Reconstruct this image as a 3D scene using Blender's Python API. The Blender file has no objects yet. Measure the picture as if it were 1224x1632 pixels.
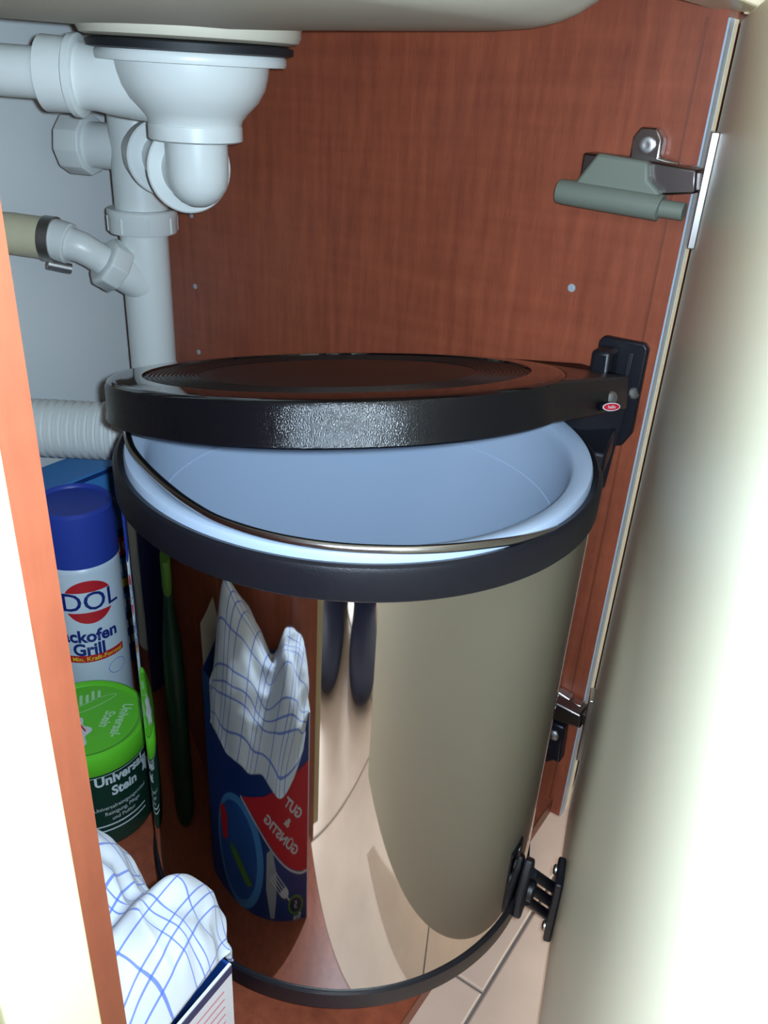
import bpy, bmesh, math, random
from mathutils import Vector, Matrix, noise
random.seed(7)
sc = bpy.context.scene
C = sc.collection
PI = math.pi
# ------------------------------------------------------------------ camera
CAM = Vector((-0.56543, -0.15250, 0.57342))
RGT = Vector((0.56494, -0.82343, 0.05294)); UPV = Vector((0.36194, 0.30496, 0.88091)); FWD = Vector((0.74151, 0.47850, -0.47031))
cd = bpy.data.cameras.new('camera'); cam = bpy.data.objects.new('camera', cd); C.objects.link(cam)
cd.sensor_fit = 'VERTICAL'; cd.sensor_height = 32.0; cd.lens = 1337.8 / 1632 * 32.0; cd.clip_start = 0.01
cam.matrix_world = Matrix(((RGT.x, UPV.x, -FWD.x, CAM.x), (RGT.y, UPV.y, -FWD.y, CAM.y), (RGT.z, UPV.z, -FWD.z, CAM.z), (0, 0, 0, 1)))
sc.camera = cam
# ------------------------------------------------------------------ world, lights, exposure
w = bpy.data.worlds.new('daylight'); sc.world = w; w.use_nodes = True
w.node_tree.nodes['Background'].inputs[0].default_value = (0.75, 0.87, 1.0, 1); w.node_tree.nodes['Background'].inputs[1].default_value = 1.0
def light(name, kind, loc, power, col, aim=None, **kw):
    l = bpy.data.lights.new(name, kind); l.energy = power; l.color = col
    for k, v in kw.items(): setattr(l, k, v)
    o = bpy.data.objects.new(name, l); C.objects.link(o); o.location = loc
    if aim is not None: o.rotation_euler = (Vector(aim) - Vector(loc)).to_track_quat('-Z', 'Y').to_euler()
    return o
led = CAM + RGT * 0.010 + UPV * 0.004
light('phone_flash_light', 'SPOT', led, 14.5, (0.63, 0.82, 1.0), led + FWD, spot_size=math.radians(150), spot_blend=0.5, shadow_soft_size=0.004)
light('window_daylight', 'AREA', (-2.36, -1.0, 1.35), 130, (0.95, 0.98, 1.0), (0, -1.0, 1.2), shape='RECTANGLE', size=1.15, size_y=1.15)
sc.view_settings.view_transform = 'Standard'; sc.view_settings.look = 'None'; sc.view_settings.gamma = 1.0
sc.view_settings.use_curve_mapping = False; sc.view_settings.exposure = 0.0

# ------------------------------------------------------------------ materials
def lin(c):
    return tuple(((v / 255) / 12.92 if v / 255 < 0.04045 else ((v / 255 + 0.055) / 1.055) ** 2.4) for v in c) + (1,)
def mat(name, rgb, rough=0.5, metal=0.0, bump=0.0, bscale=200.0, var=0.0, vscale=30.0, coat=0.0, spec=0.5):
    m = bpy.data.materials.new(name); m.use_nodes = True; nt = m.node_tree; b = nt.nodes['Principled BSDF']
    b.inputs['Base Color'].default_value = lin(rgb); b.inputs['Roughness'].default_value = rough; b.inputs['Metallic'].default_value = metal
    b.inputs['Coat Weight'].default_value = coat; b.inputs['Specular IOR Level'].default_value = spec
    tc = nt.nodes.new('ShaderNodeTexCoord')
    if var > 0:
        n = nt.nodes.new('ShaderNodeTexNoise'); n.inputs['Scale'].default_value = vscale; n.inputs['Detail'].default_value = 4
        mx = nt.nodes.new('ShaderNodeMix'); mx.data_type = 'RGBA'
        c = lin(rgb); mx.inputs[6].default_value = tuple(v * (1 - var) for v in c[:3]) + (1,); mx.inputs[7].default_value = tuple(min(1, v * (1 + var)) for v in c[:3]) + (1,)
        nt.links.new(tc.outputs['Object'], n.inputs['Vector']); nt.links.new(n.outputs['Fac'], mx.inputs[0]); nt.links.new(mx.outputs[2], b.inputs['Base Color'])
    if bump > 0:
        n = nt.nodes.new('ShaderNodeTexNoise'); n.inputs['Scale'].default_value = bscale; n.inputs['Detail'].default_value = 2
        bp = nt.nodes.new('ShaderNodeBump'); bp.inputs['Strength'].default_value = bump; bp.inputs['Distance'].default_value = 0.001
        nt.links.new(tc.outputs['Object'], n.inputs['Vector']); nt.links.new(n.outputs['Fac'], bp.inputs['Height']); nt.links.new(bp.outputs[0], b.inputs['Normal'])
    return m
def wood(name, dark, light_, rough=0.38, grain=(14, 14, 1.6)):
    m = bpy.data.materials.new(name); m.use_nodes = True; nt = m.node_tree; b = nt.nodes['Principled BSDF']
    tc = nt.nodes.new('ShaderNodeTexCoord')
    def nz(sc3, scale, det):
        mp = nt.nodes.new('ShaderNodeMapping'); mp.inputs['Scale'].default_value = sc3
        n = nt.nodes.new('ShaderNodeTexNoise'); n.inputs['Scale'].default_value = scale; n.inputs['Detail'].default_value = det
        nt.links.new(tc.outputs['Object'], mp.inputs[0]); nt.links.new(mp.outputs[0], n.inputs['Vector']); return n
    a = nz(grain, 9, 5); c = nz((4, 2.2, 26), 4, 3); d = nz((1, 1, .5), 5, 2); e = nz(grain, 60, 3)
    def madd(x, y, k):
        q = nt.nodes.new('ShaderNodeMath'); q.operation = 'MULTIPLY_ADD'; q.inputs[1].default_value = k
        nt.links.new(x.outputs[0], q.inputs[0]); nt.links.new(y.outputs[0], q.inputs[2]); return q
    s0 = nt.nodes.new('ShaderNodeMath'); s0.operation = 'MULTIPLY'; s0.inputs[1].default_value = 0.45; nt.links.new(a.outputs['Fac'], s0.inputs[0])
    s = madd(c, s0, 0.22); s = madd(d, s, 0.22); s = madd(e, s, 0.20)
    r = nt.nodes.new('ShaderNodeValToRGB'); r.color_ramp.elements[0].position = 0.33; r.color_ramp.elements[1].position = 0.76
    r.color_ramp.elements[0].color = lin(dark); r.color_ramp.elements[1].color = lin(light_)
    nt.links.new(s.outputs[0], r.inputs[0]); nt.links.new(r.outputs[0], b.inputs['Base Color']); b.inputs['Roughness'].default_value = rough
    return m
def plaid(name):
    m = bpy.data.materials.new(name); m.use_nodes = True; nt = m.node_tree; b = nt.nodes['Principled BSDF']
    uv = nt.nodes.new('ShaderNodeUVMap'); sp = nt.nodes.new('ShaderNodeSeparateXYZ'); nt.links.new(uv.outputs[0], sp.inputs[0])
    tot = None
    def M(op, a, bb=None, cc=None):
        q = nt.nodes.new('ShaderNodeMath'); q.operation = op
        for i, v in enumerate((a, bb, cc)):
            if v is None: continue
            if isinstance(v, (int, float)): q.inputs[i].default_value = v
            else: nt.links.new(v, q.inputs[i])
        return q.outputs[0]
    for ax in (0, 1):
        f = M('FRACT', M('MULTIPLY', sp.outputs[ax], 1 / 0.076))
        for k in (0.12, 0.29, 0.42, 0.72):
            ln = M('LESS_THAN', M('ABSOLUTE', M('SUBTRACT', f, k)), 0.0115)
            tot = ln if tot is None else M('ADD', tot, ln)
    mx = nt.nodes.new('ShaderNodeMix'); mx.data_type = 'RGBA'; mx.inputs[6].default_value = lin((200, 204, 212)); mx.inputs[7].default_value = lin((62, 98, 190))
    nt.links.new(M('MINIMUM', M('MULTIPLY', tot, 0.8), 0.95), mx.inputs[0]); nt.links.new(mx.outputs[2], b.inputs['Base Color'])
    b.inputs['Roughness'].default_value = 0.9; b.inputs['Sheen Weight'].default_value = 0.2
    n = nt.nodes.new('ShaderNodeTexNoise'); n.inputs['Scale'].default_value = 900; bp = nt.nodes.new('ShaderNodeBump'); bp.inputs['Strength'].default_value = 0.3; bp.inputs['Distance'].default_value = 0.001
    nt.links.new(n.outputs['Fac'], bp.inputs['Height']); nt.links.new(bp.outputs[0], b.inputs['Normal'])
    return m
M_ = dict(
    wood=wood('cherry_laminate', (118, 57, 40), (168, 89, 61)),
    woodedge=wood('cherry_edge_band', (112, 54, 34), (134, 70, 45), 0.45),
    cream=mat('cream_front', (226, 218, 192), 0.32, var=0.03, bump=0.05, bscale=300),
    creamin=mat('cream_door_face', (214, 208, 184), 0.36, var=0.03, vscale=8, bump=0.06, bscale=300),
    white=mat('white_wall', (226, 230, 228), 0.85, var=0.03, vscale=5, bump=0.1, bscale=150),
    ceil=mat('white_ceiling', (235, 235, 230), 0.9),
    steelband=mat('grey_blue_edge_strip', (168, 182, 196), 0.25),
    mirror=mat('polished_steel', (214, 212, 208), 0.035, metal=1.0),
    chrome=mat('chrome', (198, 194, 192), 0.24, metal=1.0),
    steel=mat('zinc_steel', (188, 186, 184), 0.42, metal=1.0),
    trimcream=mat('cream_filler_strip', (202, 190, 148), 0.35),
    nickel=mat('dark_nickel', (128, 120, 118), 0.34, metal=1.0),
    black=mat('black_plastic', (22, 22, 29), 0.36, bump=0.2, bscale=1800),
    lidblack=mat('black_lid_plastic', (15, 15, 19), 0.17, bump=0.3, bscale=1800),
    lidtop=mat('glossy_lid_plastic', (12, 11, 12), 0.05),
    liddisc=mat('ribbed_lid_plastic', (15, 13, 13), 0.40),
    grey=mat('grey_bucket_plastic', (176, 192, 214), 0.5, bump=0.05, bscale=500),
    damper=mat('grey_green_plastic', (112, 118, 106), 0.5),
    pipe=mat('white_plastic', (218, 221, 217), 0.35),
    rubber=mat('black_rubber', (24, 26, 30), 0.6),
    oldhose=mat('yellowed_hose', (206, 198, 166), 0.55, var=0.08, vscale=60),
    sink=mat('cream_enamel_sink', (206, 198, 178), 0.6, var=0.03),
    blue=mat('blue_cap_plastic', (44, 66, 158), 0.4), bluedark=mat('deep_blue_print', (26, 40, 120), 0.45),
    canwhite=mat('white_can_print', (206, 218, 228), 0.35), red=mat('red_print', (196, 36, 48), 0.45),
    yellow=mat('yellow_print', (236, 206, 50), 0.45), orange=mat('orange_print', (222, 110, 50), 0.45),
    green=mat('green_lid_plastic', (98, 196, 44), 0.35, var=0.06, vscale=40), dgreen=mat('dark_green_print', (18, 54, 42), 0.4),
    pale=mat('pale_print', (206, 214, 216), 0.5), palegreen=mat('pale_green_print', (176, 222, 170), 0.5),
    lblue=mat('light_blue_print', (70, 140, 206), 0.4), card=mat('grey_cardboard', (150, 140, 126), 0.85),
    boxblue=mat('blue_box_print', (22, 58, 124), 0.35, var=0.35, vscale=14), boxnavy=mat('navy_box_print', (14, 30, 84), 0.35),
    platefill=mat('plate_blue_print', (34, 84, 156), 0.35, var=0.4, vscale=25),
    cardwhite=mat('white_card_print', (214, 210, 212), 0.5), pinkline=mat('pink_print', (216, 120, 130), 0.5),
    silver=mat('silver_grey_print', (160, 168, 178), 0.4), leaf=mat('green_print', (86, 130, 50), 0.5),
    cloth=plaid('blue_check_cotton'),
    tile=mat('beige_floor_tile', (206, 180, 162), 0.28, var=0.24, vscale=11, bump=0.03, bscale=40),
    grout=mat('grey_grout', (120, 112, 108), 0.9),
    jeans=mat('navy_denim', (40, 48, 84), 0.85, bump=0.2, bscale=900), shoe=mat('navy_slipper', (30, 34, 58), 0.55),
    skin=mat('skin', (214, 168, 142), 0.55), shirt=mat('grey_jumper', (108, 112, 120), 0.9), hair=mat('brown_hair', (58, 42, 32), 0.6),
    appliance=mat('white_appliance', (222, 224, 232), 0.35), stone=mat('speckled_worktop', (150, 140, 128), 0.4, var=0.3, vscale=300),
    glass=mat('window_glass', (235, 240, 245), 0.05), frame=mat('white_window_frame', (236, 236, 232), 0.4),
    logo=mat('logo_red', (190, 30, 44), 0.35),
)
# ------------------------------------------------------------------ mesh helpers
class MB:
    def __init__(s): s.v = []; s.f = []; s.uv = {}
    def add(s, vs, fs):
        n = len(s.v); s.v += [tuple(v) for v in vs]; s.f += [tuple(i + n for i in f) for f in fs]; return s
    def box(s, a, b):
        (x0, y0, z0), (x1, y1, z1) = a, b
        return s.add([(x0, y0, z0), (x1, y0, z0), (x1, y1, z0), (x0, y1, z0), (x0, y0, z1), (x1, y0, z1), (x1, y1, z1), (x0, y1, z1)],
                     [(0, 3, 2, 1), (4, 5, 6, 7), (0, 1, 5, 4), (1, 2, 6, 5), (2, 3, 7, 6), (3, 0, 4, 7)])
    def lathe(s, o, d, prof, seg=48, closed=True):
        o = Vector(o); d = Vector(d).normalized(); a = d.orthogonal().normalized(); b = d.cross(a)
        vs = []; fs = []; k = len(prof)
        for r, h in prof:
            for i in range(seg):
                t = 2 * PI * i / seg; vs.append(o + d * h + (a * math.cos(t) + b * math.sin(t)) * max(r, 1e-5))
        for j in range(k - 1):
            for i in range(seg):
                i2 = (i + 1) % seg; fs.append((j * seg + i, j * seg + i2, (j + 1) * seg + i2, (j + 1) * seg + i))
        if closed and prof[0][0] > 1e-4: fs.append(tuple(range(seg - 1, -1, -1)))
        if closed and prof[-1][0] > 1e-4: fs.append(tuple((k - 1) * seg + i for i in range(seg)))
        return s.add(vs, fs)
    def tube(s, pts, rad, seg=20, cap=True):
        pts = [Vector(p) for p in pts]; n = len(pts); rs = rad if isinstance(rad, (list, tuple)) else [rad] * n
        vs = []; fs = []; a = None
        for i, p in enumerate(pts):
            t = (pts[min(i + 1, n - 1)] - pts[max(i - 1, 0)]).normalized()
            a = t.orthogonal().normalized() if a is None else (a - t * a.dot(t)).normalized()
            b = t.cross(a)
            for k in range(seg):
                u = 2 * PI * k / seg; vs.append(p + (a * math.cos(u) + b * math.sin(u)) * rs[i])
        for i in range(n - 1):
            for k in range(seg):
                k2 = (k + 1) % seg; fs.append((i * seg + k, i * seg + k2, (i + 1) * seg + k2, (i + 1) * seg + k))
        if cap: fs.append(tuple(range(seg - 1, -1, -1))); fs.append(tuple((n - 1) * seg + k for k in range(seg)))
        return s.add(vs, fs)
    def prism(s, poly, off):            # polygon of 3-D points pushed along off
        n = len(poly); off = Vector(off); p = [Vector(q) for q in poly]
        fs = [tuple(range(n)), tuple(range(2 * n - 1, n - 1, -1))] + [(i, i + n, (i + 1) % n + n, (i + 1) % n) for i in range(n)]
        return s.add(p + [q + off for q in p], fs)
    def xf(s, m): s.v = [tuple(m @ Vector(v)) for v in s.v]; return s
    def build(s, name, m, parent=None, bevel=0.0, smooth=True, seg=2, sub=0):
        me = bpy.data.meshes.new(name); me.from_pydata(s.v, [], s.f); me.validate()
        bm = bmesh.new(); bm.from_mesh(me); bmesh.ops.recalc_face_normals(bm, faces=bm.faces); bm.to_mesh(me); bm.free()
        o = bpy.data.objects.new(name, me); C.objects.link(o); me.materials.append(M_[m] if isinstance(m, str) else m)
        if smooth:
            for p in me.polygons: p.use_smooth = True
            me.set_sharp_from_angle(angle=math.radians(38))
        if bevel > 0:
            b = o.modifiers.new('bevel', 'BEVEL'); b.width = bevel; b.segments = seg; b.limit_method = 'ANGLE'; b.angle_limit = math.radians(35); b.harden_normals = False
        if sub: q = o.modifiers.new('sub', 'SUBSURF'); q.levels = sub; q.render_levels = sub
        if parent is not None: put(o, parent)
        return o
def put(o, parent):
    o.parent = parent; o.matrix_parent_inverse = world(parent).inverted()
def world(o):
    m = o.matrix_basis.copy()
    return m if o.parent is None else world(o.parent) @ o.matrix_parent_inverse @ m
def tag(o, label, cat, group=None, kind=None):
    if label: o['label'] = label
    if cat: o['category'] = cat
    if group: o['group'] = group
    if kind: o['kind'] = kind
    return o
def thing(name, label, cat, loc, group=None):
    e = bpy.data.objects.new(name, None); C.objects.link(e); e.location = loc; e.empty_display_size = 0.02
    return tag(e, label, cat, group)
def struct(o): o['kind'] = 'structure'; return o
def text(name, body, size, m, parent, fn, align='CENTER', sx=1.0, bold=0.0, rot=0.0, depth=0.0):
    cu = bpy.data.curves.new(name, 'FONT'); cu.body = body; cu.size = size; cu.align_x = align; cu.align_y = 'CENTER'; cu.offset = bold; cu.resolution_u = 3
    ob = bpy.data.objects.new(name, cu); C.objects.link(ob)
    me = bpy.data.meshes.new_from_object(ob.evaluated_get(bpy.context.evaluated_depsgraph_get())); bpy.data.objects.remove(ob); bpy.data.curves.remove(cu)
    c, s = math.cos(rot), math.sin(rot)
    for v in me.vertices:
        x, y = v.co.x * sx, v.co.y; v.co = fn(x * c - y * s, x * s + y * c)
    o = bpy.data.objects.new(name, me); C.objects.link(o); me.materials.clear(); me.materials.append(M_[m]); put(o, parent); return o
def patch(name, poly, m, parent, fn, n=None):     # flat print: a polygon in print coordinates, fan-triangulated in strips and mapped to a surface
    bm = bmesh.new(); vs = [bm.verts.new((x, y, 0)) for x, y in poly]; bm.faces.new(vs)
    bmesh.ops.triangulate(bm, faces=bm.faces)
    if n:
        xs = [p[0] for p in poly]; lo, hi = min(xs), max(xs)
        for i in range(1, n):
            x = lo + (hi - lo) * i / n
            bmesh.ops.bisect_plane(bm, geom=bm.verts[:] + bm.edges[:] + bm.faces[:], plane_co=(x, 0, 0), plane_no=(1, 0, 0))
    for v in bm.verts: v.co = fn(v.co.x, v.co.y)
    me = bpy.data.meshes.new(name); bm.to_mesh(me); bm.free(); me.materials.append(M_[m])
    o = bpy.data.objects.new(name, me); C.objects.link(o); put(o, parent); return o
def ringpatch(name, outer, inner, m, parent, fn):
    n = len(outer); mb = MB(); mb.v = [fn(*p) for p in outer + inner]; mb.f = [(i, (i + 1) % n, n + (i + 1) % n, n + i) for i in range(n)]
    return mb.build(name, m, parent, smooth=False)
def arc(cx, cy, rx, ry, a0, a1, n=16):
    return [(cx + rx * math.cos(math.radians(a0 + (a1 - a0) * i / n)), cy + ry * math.sin(math.radians(a0 + (a1 - a0) * i / n))) for i in range(n + 1)]

# ================================================================== the room
ZF = -0.125; YB = 0.545; ZC = -0.015        # kitchen floor, back wall, cabinet floor
fl = struct(MB().box((-2.4, -2.6, ZF - 0.05), (1.8, YB, ZF - 0.003)).build('floor', 'grout', smooth=False))
tm = {}
def tile(x0, x1, y0, y1):
    g = 0.0014; k = (round(x1 - x0, 3), round(y1 - y0, 3))
    if k not in tm:
        hx, hy = (x1 - x0) / 2 - g, (y1 - y0) / 2 - g
        mb = MB(); c = 0.0015
        mb.add([(-hx, -hy, -.003), (hx, -hy, -.003), (hx, hy, -.003), (-hx, hy, -.003), (-hx, -hy, -c * .6), (hx, -hy, -c * .6), (hx, hy, -c * .6), (-hx, hy, -c * .6),
                (-hx + c, -hy + c, 0), (hx - c, -hy + c, 0), (hx - c, hy - c, 0), (-hx + c, hy - c, 0)],
               [(0, 1, 5, 4), (1, 2, 6, 5), (2, 3, 7, 6), (3, 0, 4, 7), (4, 5, 9, 8), (5, 6, 10, 9), (6, 7, 11, 10), (7, 4, 8, 11), (8, 9, 10, 11)])
        o = mb.build('floor_tile', 'tile', smooth=False); tm[k] = o.data
    else:
        o = bpy.data.objects.new('floor_tile', tm[k]); C.objects.link(o)
    o.location = ((x0 + x1) / 2, (y0 + y1) / 2, ZF); put(o, fl)
for r in range(-6, 2):
    y0 = -0.004 + 0.305 * r; y1 = y0 + 0.305
    off = -0.132 if r % 2 == 0 else -0.248
    for c in range(-7, 7):
        x0 = off + 0.297 * c
        if x0 > 1.5 or x0 < -2.1 or y0 > 0.4: continue
        tile(x0, x0 + 0.297, y0, min(y1, YB))
struct(MB().box((-2.4, YB, ZF - .05), (1.8, YB + 0.1, 2.4)).build('wall_back', 'white', smooth=False))
struct(MB().box((1.8, -2.6, ZF - .05), (1.9, YB + .1, 2.4)).build('wall_right', 'white', smooth=False))
struct(MB().box((-2.4, -2.7, ZF - .05), (1.8, -2.6, 2.4)).build('wall_front', 'white', smooth=False))
struct(MB().box((-2.5, -2.7, 2.4), (1.9, YB + .1, 2.5)).build('ceiling', 'ceil', smooth=False))
wl = MB()
for a, b in (((-2.5, -2.7, ZF - .05), (-2.4, -1.6, 2.4)), ((-2.5, -.4, ZF - .05), (-2.4, YB + .1, 2.4)), ((-2.5, -1.6, ZF - .05), (-2.4, -.4, .75)), ((-2.5, -1.6, 1.95), (-2.4, -.4, 2.4))): wl.box(a, b)
struct(wl.build('wall_left', 'white', smooth=False))
win = thing('window_1', None, None, (-2.45, -1, .75)); win['kind'] = 'structure'
fb = MB()
for a, b in (((-2.47, -1.6, .75), (-2.43, -1.54, 1.95)), ((-2.47, -.46, .75), (-2.43, -.4, 1.95)), ((-2.47, -1.54, .75), (-2.43, -.46, .81)), ((-2.47, -1.54, 1.89), (-2.43, -.46, 1.95)), ((-2.47, -1.02, .81), (-2.43, -.98, 1.89))): fb.box(a, b)
fb.build('window_frame', 'frame', win, smooth=False)
# ================================================================== kitchen units
cab = thing('sink_cabinet', 'cherry-wood sink base cabinet with cream door standing ajar on the right', 'cabinet', (-0.234, 0.27, ZF))
XL = -0.468; TOP = 0.607
MB().box((0, 0, ZC - .016), (0.019, YB - .002, 0.75)).build('side_panel', 'wood', cab, smooth=False)
MB().box((XL - 0.019, 0.0005, ZC - .016), (XL, YB - .002, 0.75)).build('side_panel', 'wood', cab, smooth=False)
MB().box((XL - 0.0185, -0.0006, ZC - .016), (XL - 0.0005, 0.0005, TOP)).build('edge_band', 'woodedge', cab, smooth=False)
MB().box((XL, 0.010, ZC - .016), (0, YB - .002, ZC)).build('bottom_panel', 'wood', cab, smooth=False)
MB().box((XL, 0.0085, ZC - .016), (0, 0.010, ZC)).build('edge_band', 'woodedge', cab, smooth=False)
MB().box((0.0002, -0.0012, ZC - .016), (0.0105, 0.0, TOP)).build('edge_strip', 'steelband', cab, smooth=False)
MB().box((0.0107, -0.0014, ZC - .016), (0.0185, 0.0, TOP)).build('edge_cap', 'cream', cab, smooth=False)
MB().box((-0.0006, 0.011, ZC), (0.0, 0.0125, TOP)).build('edge_line', 'woodedge', cab, smooth=False)
MB().box((XL - .0185, -0.019, TOP + .004), (0.0185, 0.011, 0.75)).build('front_rail', 'cream', cab, bevel=.001)
MB().box((XL, 0.09, ZF), (0, .106, ZC - .016)).build('plinth', 'wood', cab, smooth=False)
for (y, z, r) in ((0.4396, 0.4425, .0022), (0.4396, 0.3785, .0024), (0.4396, 0.3145, .0024), (0.0678, 0.4425, .0028)):
    MB().lathe((0.0, y, z), (-1, 0, 0), [(r, 0), (r, .0005), (r * .6, .0008), (0, .0006)], 16).build('shelf_hole_plug', 'silver', cab)
# door, hung on the right side panel and swung 17.5 degrees open
A = math.radians(17.5); DE = Vector((-math.cos(A), -math.sin(A), 0)); DN = Vector((-math.sin(A), math.cos(A), 0)); DO = Vector((0, -0.008, 0))
def D(s, n, z): return DO + DE * s + DN * n + Vector((0, 0, z))
def dbox(s0, s1, n0, n1, z0, z1):
    return MB().add([D(s0, n0, z0), D(s1, n0, z0), D(s1, n1, z0), D(s0, n1, z0), D(s0, n0, z1), D(s1, n0, z1), D(s1, n1, z1), D(s0, n1, z1)],
                    [(0, 3, 2, 1), (4, 5, 6, 7), (0, 1, 5, 4), (1, 2, 6, 5), (2, 3, 7, 6), (3, 0, 4, 7)])
door = dbox(-0.010, 0.482, -0.019, 0, ZC - .014, TOP).build('door', 'creamin', cab, bevel=.0012)
door['label'] = 'cream laminate door, its inner face toward the bin'
# upper hinge: mounting plate, arm, clip-on damper, cup plate on the door
def hinge(zc, full=True):
    h = MB().prism([(0, .040, zc + .006), (0, .040, zc + .024), (0, .036, zc + .030), (0, .026, zc + .030), (0, .021, zc + .024), (0, .021, zc + .014), (0, .008, zc + .012), (0, .008, zc + .004)], (-0.010, 0, 0)).build('hinge', 'chrome', cab, bevel=.0015)
    h['label'] = 'chrome cabinet hinge'
    MB().lathe((-.010, .030, zc + .020), (-1, 0, 0), [(.0048, 0), (.0048, .0016), (.0035, .0022), (.0015, .0018), (0, .0018)], 20).build('screw', 'steel', h)
    MB().box((-.011, -.002, zc + .008), (-.002, .012, zc + .011)).build('clip_lever', 'chrome', h, bevel=.0008)
    MB().prism([(-.021, .066, zc + .013), (-.021, .020, zc + .012), (-.021, -.006, zc + .010), (-.021, -.008, zc - .003), (-.021, .010, zc - .006), (-.021, .066, zc - .010)], (.018, 0, 0)).build('arm', 'nickel', h, bevel=.0015)
    MB().box((-.0165, -.012, zc - .002), (-.006, -.004, zc + .009)).build('knuckle', 'nickel', h, bevel=.001)
    dbox(.006, .024, 0.0001, .0046, zc - .034, zc + .031).build('cup_plate', 'chrome', h, bevel=.0006)
    if full:
        d = MB().prism([(-.028, .054, zc + .014), (-.028, .0215, zc + .012), (-.028, .0195, zc + .002), (-.028, .0110, zc - .004), (-.028, .0110, zc - .015), (-.028, .068, zc - .013), (-.028, .066, zc - .004)], (.0085, 0, 0)).build('damper_housing', 'damper', h, bevel=.002)
        MB().tube([(-.0255, .0765, zc - .0108), (-.0255, .0715, zc - .0110), (-.0255, .010, zc - .0128), (-.0255, .0095, zc - .0128), (-.0255, .0090, zc - .0130), (-.0255, -.005, zc - .0132)], [.0072, .0078, .0078, .0078, .0052, .0052], 24).build('damper_cylinder', 'damper', h)
hinge(0.518)
hinge(0.098, False)
# neighbours, worktop
struct(MB().box((XL - .0435, -.019, ZC - .02), (XL - .0195, .5, .75)).build('trim_1', 'trimcream', bevel=.0008))
dw = thing('dishwasher', 'white dishwasher front left of the sink cabinet', 'dishwasher', (-.81, .25, ZF))
MB().box((-1.115, .0, ZF + .09), (-.5125, .5, .62)).build('body', 'appliance', dw, bevel=.002)
MB().box((-1.110, -.019, ZF + .1), (-.5135, -.001, .615)).build('door', 'appliance', dw, bevel=.003)
MB().box((-1.110, -.02, .625), (-.5135, .4, .745)).build('control_panel', 'appliance', dw, bevel=.003)
MB().box((-1.1, .06, ZF), (-.53, .08, ZF + .088)).build('plinth', 'appliance', dw)
nb = thing('base_cabinet', 'cream kitchen base cabinet right of the sink cabinet', 'cabinet', (.33, .25, ZF))
MB().box((.021, .004, ZC - .016), (.62, YB - .003, .75)).build('body', 'wood', nb, smooth=False)
MB().box((.036, -.017, ZC - .014), (.618, .002, TOP)).build('door', 'cream', nb, bevel=.0012)
MB().box((.036, -.017, TOP + .004), (.618, .002, .748)).build('drawer_front', 'cream', nb, bevel=.0012)
MB().box((.021, .09, ZF), (.62, .106, ZC - .017)).build('plinth', 'wood', nb, smooth=False)
wt = MB()
for a, b in (((-1.12, -.04, .752), (-.42, YB - .001, .79)), ((-.06, -.04, .752), (.66, YB - .001, .79)), ((-.42, -.04, .752), (-.06, .07, .79)), ((-.42, .45, .752), (-.06, YB - .001, .79))): wt.box(a, b)
tag(wt.build('worktop', 'stone', smooth=False), 'speckled stone-coloured worktop over the sink cabinet', 'worktop')
# sink bowl seen from below
sk = thing('sink', 'cream sink bowl hanging above the bin, seen from below', 'sink', (-.24, .26, .59))
def bowl():
    mb = MB(); x0, x1, y0, y1 = -.445, -.012, .035, .485
    def ring(ins, z, rc):
        pts = []; n = 8
        for cx, cy, a0 in ((x1 - ins - rc, y1 - ins - rc, 0), (x0 + ins + rc, y1 - ins - rc, 90), (x0 + ins + rc, y0 + ins + rc, 180), (x1 - ins - rc, y0 + ins + rc, 270)):
            for i in range(n + 1):
                t = math.radians(a0 + 90 * i / n); yy = cy + rc * math.sin(t); pts.append((cx + rc * math.cos(t), yy, z + (max(0, .25 - yy) * .036 if z < .65 else 0)))
        return pts
    rings = [ring(.0, .795, .05), ring(.004, .66, .05)]
    for i in range(1, 9):
        t = PI / 2 * i / 8; rings.append(ring(.006 + .042 * (1 - math.cos(t)), .592 + .045 * (1 - math.sin(t)), .048))
    rings.append(ring(.16, .5875, .04))
    n = len(rings[0])
    for r in rings: mb.v += r
    for j in range(len(rings) - 1):
        for i in range(n): mb.f.append((j * n + i, j * n + (i + 1) % n, (j + 1) * n + (i + 1) % n, (j + 1) * n + i))
    mb.f.append(tuple((len(rings) - 1) * n + i for i in range(n)))
    return mb
bo = bowl().build('bowl', 'sink', sk); so = bo.modifiers.new('thick', 'SOLIDIFY'); so.thickness = .003; so.offset = 1
AX = Vector((-0.146, 0.279, 0)); UP = (0, 0, 1)
MB().lathe(AX + Vector((0, 0, 0)), UP, [(.060, .5795), (.0655, .581), (.067, .584), (.067, .588), (.073, .594)], 64).build('drain_recess', 'sink', sk)
# ================================================================== siphon
sp = thing('sink_siphon', 'white plastic sink drain with strainer cup, elbow and standing pipe', 'drain pipe', (-.11, .35, .5))
MB().lathe(AX, UP, [(.058, .5735), (.0622, .5742), (.0622, .5780), (.058, .579)], 64).build('seal', 'rubber', sp)
MB().lathe(AX, UP, [(.029, .532), (.030, .536), (.0335, .540), (.0405, .547), (.0445, .554), (.0465, .561), (.0472, .567), (.0575, .5675), (.0580, .5690), (.0580, .5720), (.0570, .5733), (.02, .5733)], 64).build('strainer_cup', 'pipe', sp)
MB().lathe(AX, UP, [(.022, .5235), (.0285, .5235), (.0298, .5245), (.0298, .5325), (.0285, .5335), (.02, .5335)], 64).build('cup_nut', 'pipe', sp)
TP = Vector((-0.073, 0.421, 0)); ed = (TP - AX).normalized()
eb = MB().lathe(AX, UP, [(0, .4825), (.006, .4834), (.0115, .4862), (.0160, .4905), (.0188, .496), (.0200, .503), (.0200, .524)], 48)
e0 = AX + Vector((0, 0, .5045)); eb.tube([e0, e0 + ed * .03], .0195, 40); eb.build('elbow', 'pipe', sp)
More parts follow.
